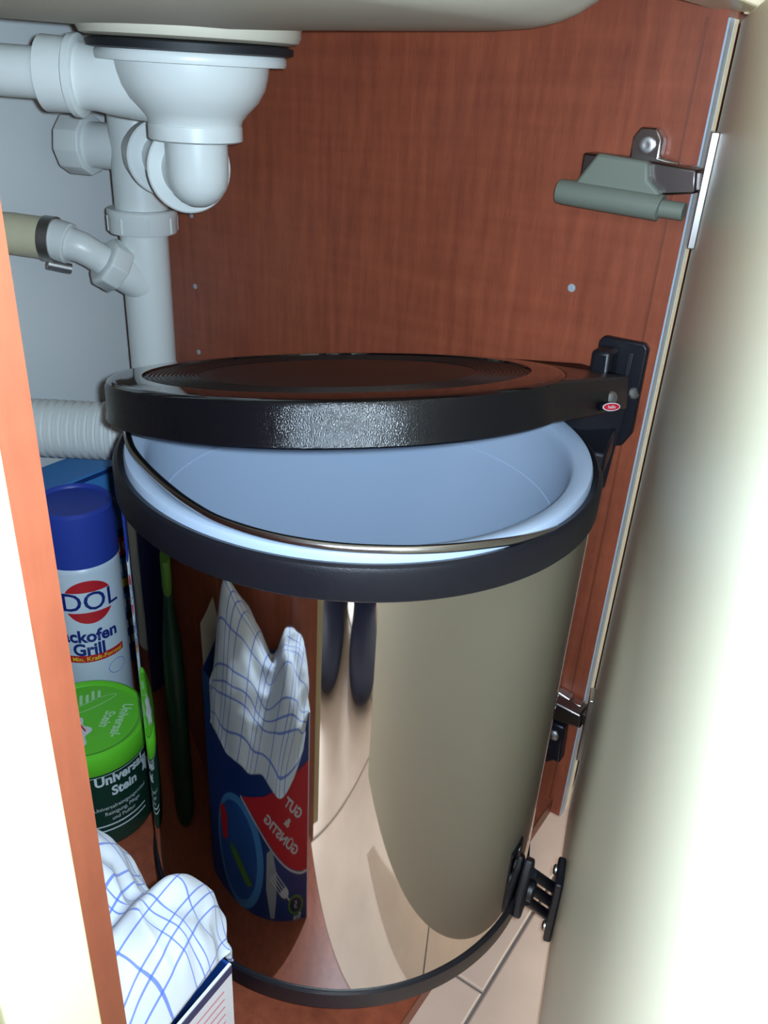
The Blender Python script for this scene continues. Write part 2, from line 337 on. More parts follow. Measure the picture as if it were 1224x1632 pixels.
MB().lathe(e0 + ed * .0165, ed, [(.0200, 0), (.0275, 0), (.0285, .001), (.0285, .0035), (.0275, .0045), (.0200, .0045)], 56).build('elbow_flange', 'pipe', sp)
MB().tube([e0 + ed * .02, e0 + ed * .15], .0160, 32).build('cross_pipe', 'pipe', sp)
MB().lathe(e0 + ed * .082, ed, [(.0165, 0), (.0250, 0), (.0262, .001), (.0262, .005), (.0240, .006), (.0240, .024), (.021, .026)], 40).build('cross_pipe_nut', 'pipe', sp)
MB().lathe(TP, UP, [(.0215, .452), (.0215, .565), (.019, .568)], 40).build('tee', 'pipe', sp)
cdir = Vector((-.32, .947, 0)); t0 = TP + Vector((0, 0, .503))
MB().tube([t0, t0 + cdir * .05], .0175, 32).build('tee_branch', 'pipe', sp)
cp = MB().lathe(t0 + cdir * .040, cdir, [(.0175, 0), (.0225, 0), (.0235, .001), (.0235, .021), (.0220, .0225), (0, .0225)], 10); cp.build('tee_cap', 'pipe', sp, bevel=.0008)
nut = MB().lathe(TP, UP, [(.0205, .439), (.0270, .439), (.0280, .4405), (.0280, .4520), (.0285, .4535), (.0285, .4565), (.0270, .458), (.0205, .458)], 48); pn = nut.build('pipe_nut', 'pipe', sp)
for i in range(8):
    t = 2 * PI * i / 8 + .2; o_ = TP + Vector((math.cos(t), math.sin(t), 0)) * .0278
    MB().tube([o_ + Vector((0, 0, .4405)), o_ + Vector((0, 0, .4525))], .0011, 8).build('rib', 'pipe', pn)
MB().lathe(TP, UP, [(.0198, .24), (.0198, .442)], 48).build('standing_pipe', 'pipe', sp)
# side outlet to the second bowl
sd = Vector((-.52, .85, .015)).normalized(); s0 = AX + Vector((0, 0, .5555))
MB().tube([s0 + sd * .02, s0 + sd * .050, s0 + sd * .062, s0 + sd * .075], [.024, .0215, .0195, .0195], 40).build('side_outlet', 'pipe', sp)
MB().lathe(s0 + sd * .070, sd, [(.0195, 0), (.0225, 0), (.0240, .001), (.0240, .005), (.0215, .0065), (.0220, .0235), (.0195, .0245)], 40).build('side_outlet_nut', 'pipe', sp)
MB().tube([s0 + sd * .07, s0 + sd * .29], .0150, 32).build('side_pipe', 'pipe', sp)
# spur for the dishwasher hose
q0 = Vector((-.078, .419, .396)); q1 = Vector((-.1235, .438, .4300)); q2 = Vector((-.1330, .4560, .4345))
MB().tube([q0, q0.lerp(q1, .45)], .0155, 32).build('spur_socket', 'pipe', sp)
MB().lathe(q0.lerp(q1, .40), (q1 - q0), [(.0150, 0), (.0205, 0), (.0212, .001), (.0212, .015), (.0185, .017), (.012, .017)], 8).build('spur_nut', 'pipe', sp, bevel=.0015)
MB().tube([q0.lerp(q1, .5), q0.lerp(q1, .85), q1, q1.lerp(q2, .35), q2], [.0125, .0120, .0125, .0130, .0130], 28).build('spur_pipe', 'pipe', sp)
dh = thing('dishwasher_hose', 'yellowed dishwasher drain hose clamped onto the siphon spur', 'hose', (-.15, .49, .437))
q3 = Vector((-.1340, .4580, .4345)); q4 = Vector((-.150, .488, .4365))
MB().tube([q1.lerp(q2, .45), q1.lerp(q2, .5), q2, q3], [.0150, .0162, .0162, .0162], 32).build('hose_end', 'pipe', dh)
MB().tube([q3, q4, Vector((-.165, .508, .437)), Vector((-.20, .519, .437)), Vector((-.30, .522, .43)), Vector((-.45, .522, .42))], .0165, 32).build('hose', 'oldhose', dh)
cl_ = MB().lathe(q3 - (q4 - q3).normalized() * .002, (q4 - q3), [(.0166, 0), (.0178, 0), (.0178, .009), (.0166, .009)], 40).build('hose_clamp', 'steel', dh)
MB().tube([q3 + Vector((-.006, .004, -.019)), q3 + Vector((.010, -.004, -.024))], .0042, 16).build('clamp_screw', 'steel', cl_)
# corrugated waste hose into the wall
wh = thing('corrugated_waste_hose', 'white corrugated waste hose running into the back wall', 'hose', (-.16, .45, .27))
c0 = Vector((-.108, .378, .279)); cdv = Vector((-.56, .83, 0)).normalized(); pts = []; rr = []
n_ = 27
for i in range(n_):
    for k, (fr, r) in enumerate(((0, .0222), (.22, .0222), (.42, .0252), (.80, .0252))):
        pts.append(c0 + cdv * (.197 / n_) * (i + fr)); rr.append(r)
MB().tube(pts, rr, 40).build('corrugated_tube', 'pipe', wh)
MB().tube([TP + Vector((0, 0, .245)), TP + Vector((-.004, -.014, .236)), TP + Vector((-.014, -.034, .246)), c0 + cdv * -.012, c0 + cdv * .004], [.0198, .0205, .0205, .0215, .0222], 32).build('connector_bend', 'pipe', wh)
# ================================================================== swing-out bin
BC = Vector((-0.1691, 0.1234, 0)); BR = 0.1488
bn = thing('swing_out_bin', 'round mirror-steel swing-out waste bin with black lid and bands', 'waste bin', (BC.x, BC.y, .021))
MB().lathe(BC, UP, [(BR - .0022, .030), (BR - .0022, .352)], 160, closed=False).build('steel_shell', 'mirror', bn)
MB().lathe(BC, UP, [(BR - .006, .3450), (BR - .0008, .3450), (BR, .3460), (BR, .3615), (BR - .001, .3640), (BR - .003, .3650), (BR - .0060, .3640), (BR - .0060, .3450)], 160, closed=False).build('top_band', 'black', bn)
MB().lathe(BC, UP, [(0.02, .021), (BR - .002, .021), (BR - .0002, .0225), (BR, .0250), (BR, .0370), (BR - .0012, .0385), (BR - .003, .0385), (BR - .004, .030), (.02, .030)], 160).build('base_band', 'black', bn)
# lid, tipped up toward the room
LC = Vector((-0.160, 0.149, 0.4035)); LN = Vector((.1526, .1782, 1)).normalized(); LR = .140
prof = [(LR - .004, -.0225), (LR - .0005, -.0235), (LR + .0010, -.0225), (LR + .0002, -.0190), (LR, -.0040), (LR - .0012, -.0014)]
lid = MB().lathe(LC, LN, prof, 160, closed=False)
lid.lathe(LC, LN, [(LR - .004, -.0225), (LR - .004, -.006), (0, -.006)], 160, closed=False)
lo = lid.build('lid', 'lidblack', bn)
MB().lathe(LC, LN, [(LR - .0012, -.0014), (LR - .0028, -.0004), (LR - .006, 0), (.120, .0006), (.1188, .0006), (.1184, -.0012), (.117, -.0016), (0, -.0016)], 160, closed=False).build('lid_top', 'lidtop', lo)
rp = [(.1184, -.0012)]
for i in range(12):
    r = .1165 - i * .0026; rp += [(r, -.0012), (r - .0005, -.0004), (r - .0013, -.0004), (r - .0018, -.0012)]
rp += [(.08, -.0008), (0, -.0008)]
MB().lathe(LC, LN, rp, 160, closed=False).build('lid_disc', 'liddisc', lo)
def lidpt(ang, r, h): 
    a = Vector((math.cos(ang), math.sin(ang), 0)); a = (a - LN * a.dot(LN)).normalized(); return LC + a * r + LN * h
Q1, Q2 = Vector((-.0225, .009, .3975)), Vector((-.017, .046, .3975))
qa = Q1 - LC; a1 = math.atan2(qa.y, qa.x) - math.acos(.1405 / math.hypot(qa.x, qa.y))
qb = Q2 - LC; a2 = math.atan2(qb.y, qb.x) + math.acos(min(1, .1405 / math.hypot(qb.x, qb.y)))
AP = [lidpt(a1 + (a2 - a1) * i / 10, LR - .0006, -.0008) for i in range(11)]
MB().prism(AP + [Q2, Q1], LN * -.0225).build('lid_arm', 'lidblack', lo, bevel=.0015)
# bracket on the side panel
br = MB().prism([(0, .040, .412), (0, .037, .416), (0, .008, .4165), (0, .005, .413), (0, .0045, .352), (0, .010, .341), (0, .018, .338), (0, .040, .338)], (-.006, 0, 0)).build('wall_bracket', 'black', bn, bevel=.0015)
MB().prism([(-.006, .038, .410), (-.006, .024, .411), (-.006, .021, .345), (-.006, .037, .340)], (-.017, 0, 0)).build('bracket_block', 'black', br, bevel=.003)
MB().box((-.0075, .0135, .392), (-.0055, .0175, .409)).build('bracket_slot', 'rubber', br, bevel=.0008)
af = (Q1 - AP[0]).normalized(); an = af.cross(LN).normalized()
for pnt in (AP[0].lerp(Q1, .74) - LN * .0125 + an * .0005, (-.006, .0085, .3815)):
    MB().lathe(pnt, (-.6, -.7, .30), [(.0042, -.002), (.0042, .0008), (.0034, .0018), (.0012, .0022), (0, .0022)], 20).build('screw', 'steel', br)
# carrier arm between the top band and the bracket
MB().prism([(-.022, .010, .384), (-.010, .012, .384), (-.010, .016, .310), (-.026, .026, .300), (-.034, .050, .330), (-.032, .052, .384)], (-.004, -.003, 0)).build('carrier_arm', 'black', bn, bevel=.002)
MB().prism([(-.0210, .0110, .360), (-.0210, .050, .360), (-.045, .075, .352), (-.060, .035, .352), (-.05, .006, .350)], (0, 0, -.02)).build('carrier_gusset', 'black', bn, bevel=.002)
# red oval maker's badge on the block
bgn = (an + Vector((-.8, -.2, .25))).normalized(); bgo = AP[0].lerp(Q1, .63) - LN * .0170 + an * .0062; bgx = (af - bgn * af.dot(bgn)).normalized(); bgy = bgn.cross(bgx)
if bgy.z < 0: bgy = -bgy
def bf(x, y): return bgo + bgx * x + bgy * y
MB().prism([bf(x, y) - bgn * .0002 for x, y in arc(0, 0, .0070, .0030, 0, 350, 24)], bgn * -.010).build('badge_boss', 'black', br)
patch('badge_rim', arc(0, 0, .0066, .0026, 0, 350, 24), 'pale', br, lambda x, y: bf(x, y))
patch('badge', arc(0, 0, .0060, .0021, 0, 350, 24), 'logo', br, lambda x, y: bf(x, y) + bgn * .0002)
text('badge_text', 'hailo', .0030, 'pale', br, lambda x, y: bf(x, y) + bgn * .0004)
# link between bin and door
la = math.radians(-80)
lb = BC + Vector((math.cos(la), math.sin(la), 0)) * (BR + .001)
lt = Vector((-math.sin(la), math.cos(la), 0)); lnm = Vector((math.cos(la), math.sin(la), 0))
def LB(s, n, z): return lb + lt * s + lnm * n + Vector((0, 0, z))
lk = MB().prism([LB(-.020, -.003, .026), LB(.012, -.003, .022), LB(.014, -.003, .040), LB(.004, -.003, .066), LB(-.004, -.003, .072), LB(-.018, -.003, .050)], lnm * .007).build('link_bracket', 'black', bn, bevel=.002)
MB().lathe(LB(-.006, .004, .044), lnm, [(.008, 0), (.008, .004), (.006, .005), (0, .005)], 20).build('link_boss', 'black', lk, bevel=.0005)
dp_ = dbox(.110, .138, .0002, .0062, -.020, .045).build('door_link_plate', 'black', bn, bevel=.0015)
for z, s in ((.038, .118), (-.012, .130)):
    MB().lathe(D(s, .0062, z), DN, [(.0042, 0), (.0042, .0012), (.003, .0024), (0, .0028)], 20).build('screw', 'steel', dp_)
for k, z in enumerate((-.008, .008, .024)):
    MB().tube([LB(-.004, .004, .030 + k * .015), D(.124, .004, z)], .0040, 14).build('link_rod', 'black', lk)
lw = MB().prism([(0, .006, .040), (0, .026, .040), (0, .026, .072), (0, .018, .080), (0, .008, .080)], (-.012, 0, 0)).build('lower_bracket', 'black', bn, bevel=.002)
MB().lathe((-.012, .016, .068), (-1, 0, 0), [(.005, 0), (.005, .001), (.003, .0026), (0, .003)], 18).build('screw', 'steel', lw)
MB().prism([(-.006, .010, .056), (-.006, .022, .056), (-.040, .060, .045), (-.05, .05, .045)], (0, 0, -.018)).build('lower_arm', 'black', bn, bevel=.0015)
# ---- lift-out bucket
bk = thing('bin_bucket', 'pale grey plastic lift-out bucket inside the mirror-steel bin', 'bucket', (BC.x, BC.y, .04))
MB().lathe(BC, UP, [(.0, .040), (.112, .040), (.118, .046), (.1285, .345), (.1290, .3600), (.1300, .3650), (.1315, .3668), (.1395, .3690), (.1415, .3685), (.1424, .3665), (.1424, .3580), (.1405, .3580), (.1395, .3660), (.1325, .3640), (.1310, .345)], 160, closed=False).build('bucket', 'grey', bk)
MB().lathe(BC, UP, [(.1276, .322), (.1262, .3225), (.1268, .3235)], 160, closed=False).build('inner_bead', 'grey', bk)
hp = []
for a, r, z in ((122, .1420, .3670), (132, .1405, .3715), (144, .1370, .3730), (156, .1340, .3730), (168, .1335, .3720), (177, .1350, .3712), (186, .1375, .3710), (198, .1395, .3712), (210, .1408, .3712), (222, .1418, .3710), (232, .1426, .3702), (242, .1428, .3685), (250, .1428, .3660), (262, .1428, .362), (274, .1428, .358)):
    hp.append(BC + Vector((math.cos(math.radians(a)) * r, math.sin(math.radians(a)) * r, z)))
def catmull(p, k=6):
    out = []
    for i in range(len(p) - 1):
        a, b, c, d = p[max(i - 1, 0)], p[i], p[i + 1], p[min(i + 2, len(p) - 1)]
        for j in range(k):
            t = j / k; out.append(.5 * ((2 * b) + (c - a) * t + (2 * a - 5 * b + 4 * c - d) * t * t + (3 * b - a - 3 * c + d) * t ** 3))
    return out + [p[-1]]
MB().tube(catmull(hp), .0023, 12).build('wire_handle', 'chrome', bk)
# ================================================================== cleaning products
CC = Vector((-.190, .399, 0)); CRD = .0325
ca0 = math.atan2(CAM.y - CC.y, CAM.x - CC.x) + math.radians(4)
can = thing('spray_can', 'white oven-cleaner spray can with a blue cap behind the green tub', 'spray can', (CC.x, CC.y, ZC))
MB().lathe(CC, UP, [(.029, ZC), (.0315, ZC + .001), (CRD, ZC + .005), (CRD, .185), (.0315, .189), (.029, .191)], 64).build('body', 'canwhite', can)
MB().lathe(CC, UP, [(.0315, .1905), (.0332, .191), (.0332, .232), (.0325, .238), (.030, .2405), (.0285, .2395), (.0275, .2375), (0, .237)], 64).build('cap', 'blue', can)
def canf(x, z, e=.0003):
    t = ca0 + x / CRD; return CC + Vector((math.cos(t) * (CRD + e), math.sin(t) * (CRD + e), z))
zc = .1575
patch('logo_top', arc(0, zc, .0215, .0215, 28, 152, 20), 'red', can, lambda x, y: canf(x, y), 12)
patch('logo_bottom', arc(0, zc, .0215, .0215, 208, 332, 20), 'red', can, lambda x, y: canf(x, y), 12)
text('brand_lettering', 'SIDOL', .0255, 'bluedark', can, lambda x, y: canf(x + .0265, zc + y, .0006), bold=.0002, align='RIGHT', sx=.95)
text('lettering', 'Backofen', .0172, 'bluedark', can, lambda x, y: canf(x + .0215, .1225 + y, .0005), bold=.0006, align='RIGHT', sx=.9)
text('lettering', '& Grill', .0172, 'bluedark', can, lambda x, y: canf(x + .0090, .1085 + y, .0005), bold=.0006, align='RIGHT', sx=.9)
patch('red_banner', [(-.026, .0945), (.027, .0965), (.027, .1040), (-.026, .1020)], 'red', can, lambda x, y: canf(x, y), 12)
text('banner_lettering', 'Min. Kraft-Formel', .0062, 'yellow', can, lambda x, y: canf(x + .002, .0993 + y + x * .035, .0006), bold=.0001)
ringpatch('stamp_ring', arc(.018, .083, .0088, .0075, 0, 345, 23), arc(.018, .083, .0082, .0069, 0, 345, 23), 'lblue', can, lambda x, y: canf(x, y))
# green tub
TC = Vector((-.254, .328, 0)); TR = .048
tub = thing('polish_tub', 'round cleaning-paste tub with bright green lid beside the bin', 'tub', (TC.x, TC.y, ZC))
ta0 = math.atan2(CAM.y - TC.y, CAM.x - TC.x)
MB().lathe(TC, UP, [(.046, ZC), (.0475, ZC + .002), (TR - .0005, ZC + .006), (TR - .0005, .072), (.040, .073)], 72).build('body', 'dgreen', tub)
tl = MB().lathe(TC, UP, [(TR - .001, .0680), (TR + .0015, .0680), (TR + .0020, .0690), (TR + .0018, .0840), (TR + .0005, .0868), (TR - .002, .0880), (TR - .0045, .0872), (TR - .006, .0858), (0, .0858)], 72).build('lid', 'green', tub)
def tubf(x, z, e=.0003):
    t = ta0 + x / TR; return TC + Vector((math.cos(t) * (TR + e), math.sin(t) * (TR + e), z))
text('lettering', 'Universal-\nStein', .0135, 'pale', tub, lambda x, y: tubf(x + .0235, .0525 + y, .0003), bold=.0005, sx=.88)
for i, (tx_, z) in enumerate((('Universalreinigungsmittel', .0300), ('Reinigung, Pflege', .0235), ('und Politur', .0170))):
    text('small_lettering', tx_, .0056, 'pale', tub, lambda x, y: tubf(x + .020, z + y, .0003), sx=.85)
for z in (.0100, .0045):
    patch('print_line', [(-.006, z), (.042, z), (.042, z + .0016), (-.006, z + .0016)], 'pale', tub, lambda x, y: tubf(x, y), 10)
patch('hair_line', [(-.02, .0652), (.05, .0652), (.05, .0646), (-.02, .0646)], 'pale', tub, lambda x, y: tubf(x, y), 14)
patch('flower_print', [(.048 + .0045 * (1 + .25 * math.cos(5 * t)) * math.cos(t), .050 + .008 * (1 + .25 * math.cos(5 * t)) * math.sin(t)) for t in [2 * PI * i / 40 for i in range(40)]], 'pale', tub, lambda x, y: tubf(x, y), 8)
tx = Vector((math.cos(ta0 + PI / 2), math.sin(ta0 + PI / 2), 0)); ty = Vector((-math.cos(ta0), -math.sin(ta0), 0))
def lidf(x, y, e=.0002): return TC + tx * x + ty * y + Vector((0, 0, .0858 + e))
text('lettering', 'Universal-\nStein', .0115, 'palegreen', tl, lambda x, y: lidf(x + .0215, y - .008), rot=math.radians(-115), bold=.0003, sx=.85)
for i in range(6):
    patch('print_stroke', [(-.013 + i * .0050, .019), (-.0105 + i * .0050, .019), (-.0095 + i * .0050, .031 - .002 * (i % 2)), (-.012 + i * .0050, .031 - .002 * (i % 2))], 'palegreen', tl, lambda x, y: lidf(x, y + x * .25))
patch('cloud_print', [(-.014 + .0155 * (1 + .16 * math.cos(7 * t)) * math.cos(t), -.014 + .0185 * (1 + .16 * math.cos(7 * t)) * math.sin(t)) for t in [2 * PI * i / 56 for i in range(56)]], 'pale', tl, lambda x, y: lidf(x, y))
for i in range(2):
    patch('red_stroke', [(-.010 + i * .008, -.021 + i * .006), (-.0085 + i * .008, -.021 + i * .006), (-.0125 + i * .008, -.010 + i * .006), (-.014 + i * .008, -.010 + i * .006)], 'red', tl, lambda x, y: lidf(x, y, .0004))
ringpatch('swoosh', arc(.012, .013, .022, .0045, 0, 348, 29), arc(.012, .013, .0213, .0038, 0, 348, 29), 'palegreen', tl, lambda x, y: lidf(x * .94 - y * .34, x * .34 + y * .94))
# blue carton behind the can
bx_ = thing('blue_carton', 'blue printed carton standing behind the white spray can', 'carton', (-.142, .487, ZC))
MB().box((-.205, .462, ZC), (-.078, .512, .216)).build('carton', 'boxblue', bx_, bevel=.001)
MB().box((-.203, .464, .2162), (-.080, .510, .2185)).build('top_flap', 'lblue', bx_, bevel=.0006)
for (z0, z1, m) in ((.150, .214, 'lblue'), (.120, .140, 'red'), (.082, .092, 'yellow'), (.094, .116, 'lblue'), (.050, .074, 'lblue')):
    patch('print_block', [(-.200, z0), (-.082, z0), (-.082, z1), (-.200, z1)], m, bx_, lambda x, y: Vector((x, .4616, y)))
for z in (.182, .130, .105, .062, .036, .015):
    for k in range(3): patch('print_stroke', [(-.106 + k * .008, z - .005), (-.101 + k * .008, z - .005), (-.101 + k * .008, z + .005), (-.106 + k * .008, z + .005)], 'pale', bx_, lambda x, y: Vector((x, .4612, y)))
gb = thing('cleaner_bottle', 'dark green cleaner bottle mirrored at the left side of the bin', 'bottle', (-.385, .300, ZC))
MB().lathe((-.385, .300, 0), UP, [(.030, ZC), (.034, ZC + .004), (.034, .130), (.030, .160), (.018, .190), (.0135, .205), (.0135, .212)], 48).build('body', 'dgreen', gb)
MB().lathe((-.385, .300, 0), UP, [(.0150, .2125), (.0155, .2135), (.0150, .238), (.0135, .241), (0, .2415)], 32).build('cap', 'leaf', gb)
nc = thing('navy_carton', 'dark navy carton standing against the back wall behind the green bottle', 'carton', (-.375, .5, ZC))
MB().box((-.455, .470, ZC), (-.300, .530, .205)).build('carton', 'boxnavy', nc, bevel=.001)
MB().box((-.453, .472, .2052), (-.302, .528, .2070)).build('top_flap', 'boxblue', nc, bevel=.0005)
# ================================================================== carton with tea towel
BX = Vector((-.388, .033, 0)); ba = math.radians(-2.5); be = Vector((math.sin(ba), math.cos(ba), 0)); bl = Vector((-math.cos(ba), math.sin(ba), 0))
BW, BD, BH0, BH = .070, .165, ZC, .192
def B(w_, d, z, e=0): return BX + bl * (w_ - e) + be * d + Vector((0, 0, z))
def bpan(w0, w1, d0, d1, z0, z1):
    return MB().add([B(w0, d0, z0), B(w1, d0, z0), B(w1, d1, z0), B(w0, d1, z0), B(w0, d0, z1), B(w1, d0, z1), B(w1, d1, z1), B(w0, d1, z1)],
                    [(0, 3, 2, 1), (4, 5, 6, 7), (0, 1, 5, 4), (1, 2, 6, 5), (2, 3, 7, 6), (3, 0, 4, 7)])
tb = thing('detergent_carton', 'open blue detergent carton with a checked tea towel stuffed in its top', 'carton', B(BW / 2, BD / 2, ZC))
t_ = .0014
fp = bpan(0, BW, 0, t_, BH0, BH).build('front_panel', 'cardwhite', tb, smooth=False)
bpan(0, BW, BD - t_, BD, BH0, BH).build('back_panel', 'boxblue', tb, smooth=False)
spn = bpan(0, t_, t_, BD - t_, BH0, BH).build('side_panel', 'boxblue', tb, smooth=False)
bpan(BW - t_, BW, t_, BD - t_, BH0, BH).build('side_panel', 'boxblue', tb, smooth=False)
bpan(t_, BW - t_, t_, BD - t_, BH0, BH0 + t_).build('base_panel', 'card', tb, smooth=False)
MB().prism([B(.006, BD, BH - .001), B(BW - .006, BD, BH - .001), B(BW - .012, BD + .010, BH + .026), B(.014, BD + .010, BH + .026)], be * t_).build('flap', 'card', tb, smooth=False)
patch('top_stripe', [(0, BH - .0065), (BW, BH - .0065), (BW, BH - .0005), (0, BH - .0005)], 'boxnavy', fp, lambda x, y: B(x, -.0002, y))
for i in range(9):
    z = BH - .014 - i * .006
    if i == 5: continue
    patch('print_line', [(.006, z), (.050 - .008 * (i % 3), z), (.050 - .008 * (i % 3), z + .0011), (.006, z + .0011)], 'pinkline', fp, lambda x, y: B(x, -.0002, y))
patch('print_bar', [(.004, BH - .046), (.034, BH - .046), (.034, BH - .0425), (.004, BH - .0425)], 'red', fp, lambda x, y: B(x, -.0003, y))
def sf(d, z, e=.0003): return B(0, d, z, e)
patch('plate_print', arc(.105, .045, .040, .060, 0, 350, 40), 'lblue', spn, lambda x, y: sf(x, y, .0002))
patch('plate_inner_print', arc(.108, .045, .033, .052, 0, 350, 40), 'platefill', spn, lambda x, y: sf(x, y, .0003))
patch('red_corner', [(.0015, .150), (.0015, .040)] + [(.0015 + .095 * t, .040 + .068 * t ** 1.0 - .022 * math.sin(PI * t) * (1 - t)) for t in [i / 12 for i in range(1, 13)]] + [(.06, .118)], 'red', spn, lambda x, y: sf(x, y, .0005))
patch('red_corner_edge', [(.0015, .0375), (.0015, .041)] + [(.0015 + .097 * i / 12, .0385 + .070 * i / 12 - .022 * math.sin(PI * i / 12) * (1 - i / 12)) for i in range(1, 13)][::1] + [(.0015 + .097 * i / 12, .0360 + .070 * i / 12 - .022 * math.sin(PI * i / 12) * (1 - i / 12)) for i in range(12, 0, -1)], 'pale', spn, lambda x, y: sf(x, y, .0004))
ra = math.radians(38)
text('lettering', 'G\u00dcNSTIG', .0135, 'pale', spn, lambda x, y: sf(.039 + x, .0795 + y, .0007), rot=ra, bold=.0004)
text('lettering', '&', .0120, 'pale', spn, lambda x, y: sf(.030 + x, .0935 + y, .0007), rot=ra, bold=.0004)
text('lettering', 'GUT', .0135, 'pale', spn, lambda x, y: sf(.022 + x, .107 + y, .0007), rot=ra, bold=.0004)
patch('knife_print', [(.050, -.012), (.056, -.012), (.062, .02), (.060, .060), (.052, .066), (.046, .04), (.047, .01)], 'silver', spn, lambda x, y: sf(x, y, .0004))
fc, fs_ = math.cos(math.radians(-42)), math.sin(math.radians(-42))
def fk(x, y, e=.0006): return sf(.030 + x * fc - y * fs_, .014 + x * fs_ + y * fc, e)
for i in range(4): patch('fork_tine', [(-.006 + i * .0038, .010), (-.0046 + i * .0038, .010), (-.0046 + i * .0038, .032), (-.006 + i * .0038, .032)], 'pale', spn, fk)
patch('fork_head', [(-.006, .011)] + arc(.0004, .008, .0064, .008, 180, 360, 10) + [(.0068, .011)], 'pale', spn, fk)
patch('fork_handle', [(-.001, -.030), (.002, -.030), (.0015, .003), (-.0005, .003)], 'pale', spn, fk)
patch('round_badge', arc(.018, .004, .0115, .0115, 0, 350, 28), 'leaf', spn, lambda x, y: sf(x, y, .0007))
patch('round_badge_inner', arc(.018, .004, .0085, .0085, 0, 350, 28), 'boxnavy', spn, lambda x, y: sf(x, y, .0008))
text('badge_lettering', '5', .012, 'palegreen', spn, lambda x, y: sf(.018 + x, .004 + y, .0009))
text('lettering', 'ma', .009, 'pale', spn, lambda x, y: sf(.016 + x, -.0105 + y, .0006), bold=.0003)
patch('red_print', [(.125, .050), (.135, .045), (.139, .075), (.131, .085), (.124, .075)], 'red', spn, lambda x, y: sf(x, y, .0006))
patch('green_print', [(.083, .018), (.092, .014), (.118, .040), (.122, .052), (.108, .046)], 'leaf', spn, lambda x, y: sf(x, y, .0006))
# tea towel: a stuffed, folded sheet
CTRL = [  # rows from the front of the carton to its back; columns from inside left over the right edge
    [(-.460, .034, .176), (-.452, .031, .190), (-.438, .030, .199), (-.420, .030, .204), (-.404, .031, .205), (-.390, .034, .201), (-.380, .038, .190), (-.375, .042, .176)],
    [(-.464, .050, .165), (-.452, .046, .200), (-.436, .044, .224), (-.418, .044, .234), (-.400, .045, .234), (-.382, .047, .218), (-.372, .050, .190), (-.366, .056, .160)],
    [(-.464, .066, .180), (-.452, .064, .206), (-.436, .062, .230), (-.417, .062, .240), (-.398, .063, .238), (-.380, .066, .220), (-.369, .070, .186), (-.361, .074, .148)],
    [(-.464, .084, .182), (-.452, .084, .196), (-.436, .083, .206), (-.419, .083, .211), (-.403, .084, .212), (-.387, .086, .203), (-.377, .090, .182), (-.371, .094, .158)],
    [(-.465, .098, .190), (-.453, .102, .212), (-.436, .102, .226), (-.419, .102, .230), (-.403, .102, .227), (-.387, .104, .212), (-.376, .108, .188), (-.369, .112, .160)],
    [(-.464, .120, .200), (-.452, .122, .226), (-.436, .124, .243), (-.418, .126, .248), (-.401, .128, .240), (-.386, .130, .218), (-.376, .132, .190), (-.370, .134, .164)],
    [(-.463, .144, .195), (-.451, .148, .224), (-.435, .152, .252), (-.418, .157, .270), (-.402, .157, .246), (-.389, .155, .216), (-.380, .154, .190), (-.375, .154, .168)],
    [(-.462, .164, .175), (-.450, .168, .194), (-.434, .171, .214), (-.419, .173, .222), (-.403, .172, .214), (-.391, .171, .202), (-.383, .170, .186), (-.379, .168, .172)],
    [(-.460, .172, .150), (-.450, .175, .162), (-.434, .177, .172), (-.419, .178, .176), (-.404, .177, .174), (-.394, .176, .170), (-.387, .174, .166), (-.383, .172, .164)],
]
def cr(p, t):
    n = len(p) - 1; x = min(max(t * n, 0), n - 1e-6); i = int(x); f = x - i
    a, b, c, d = p[max(i - 1, 0)], p[i], p[i + 1], p[min(i + 2, n)]
    return .5 * ((2 * b) + (c - a) * f + (2 * a - 5 * b + 4 * c - d) * f * f + (3 * b - a - 3 * c + d) * f ** 3)
rows = [[Vector(q) for q in r] for r in CTRL]; NU, NV = 84, 110
me = bpy.data.meshes.new('tea_towel'); vs = []; uvs = []
for j in range(NV + 1):
    v = j / NV; col = [cr([rows[r][k] for r in range(len(rows))], v) for k in range(8)]
    for i in range(NU + 1):
        u = i / NU; p = cr(col, u)
        fold = noise.noise(Vector((u * 3.1, v * 7 + u * 2.5, 1.3))) * .0085 + abs(noise.noise(Vector((u * 5 + 2, v * 5 - u * 4, 7)))) * -.0085 + noise.noise(Vector((u * 12, v * 14, 3))) * .0018
        p = p + Vector((.35 * fold, -.45 * fold, fold)); xp = BX.x + math.tan(ba) * (p.y - BX.y)
        if p.z < BH + .004 and p.x > xp - .016: p.x = max(p.x, xp + .0035)
        if p.x > xp - .018 and p.x < xp + .003: p.z = max(p.z, BH + .003)
        if p.y < BX.y + .004: p.z = max(p.z, BH + .002)
        vs.append(p); uvs.append((u * .19 + .030 * noise.noise(Vector((u * 1.6, v * 2, 9))) + v * .05, v * .30 - u * .045 + .02 * noise.noise(Vector((v * 2.5, u * 2, 4)))))
fs = [(j * (NU + 1) + i, j * (NU + 1) + i + 1, (j + 1) * (NU + 1) + i + 1, (j + 1) * (NU + 1) + i) for j in range(NV) for i in range(NU)]
me.from_pydata(vs, [], fs); ul = me.uv_layers.new(name='UVMap')
for l in me.loops: ul.data[l.index].uv = uvs[l.vertex_index]
for p in me.polygons: p.use_smooth = True
me.materials.append(M_['cloth']); tw = bpy.data.objects.new('tea_towel', me); C.objects.link(tw)
so = tw.modifiers.new('thick', 'SOLIDIFY'); so.thickness = .0012; so.offset = -1
tag(tw, 'white tea towel with thin blue check lines spilling from the detergent carton', 'tea towel')
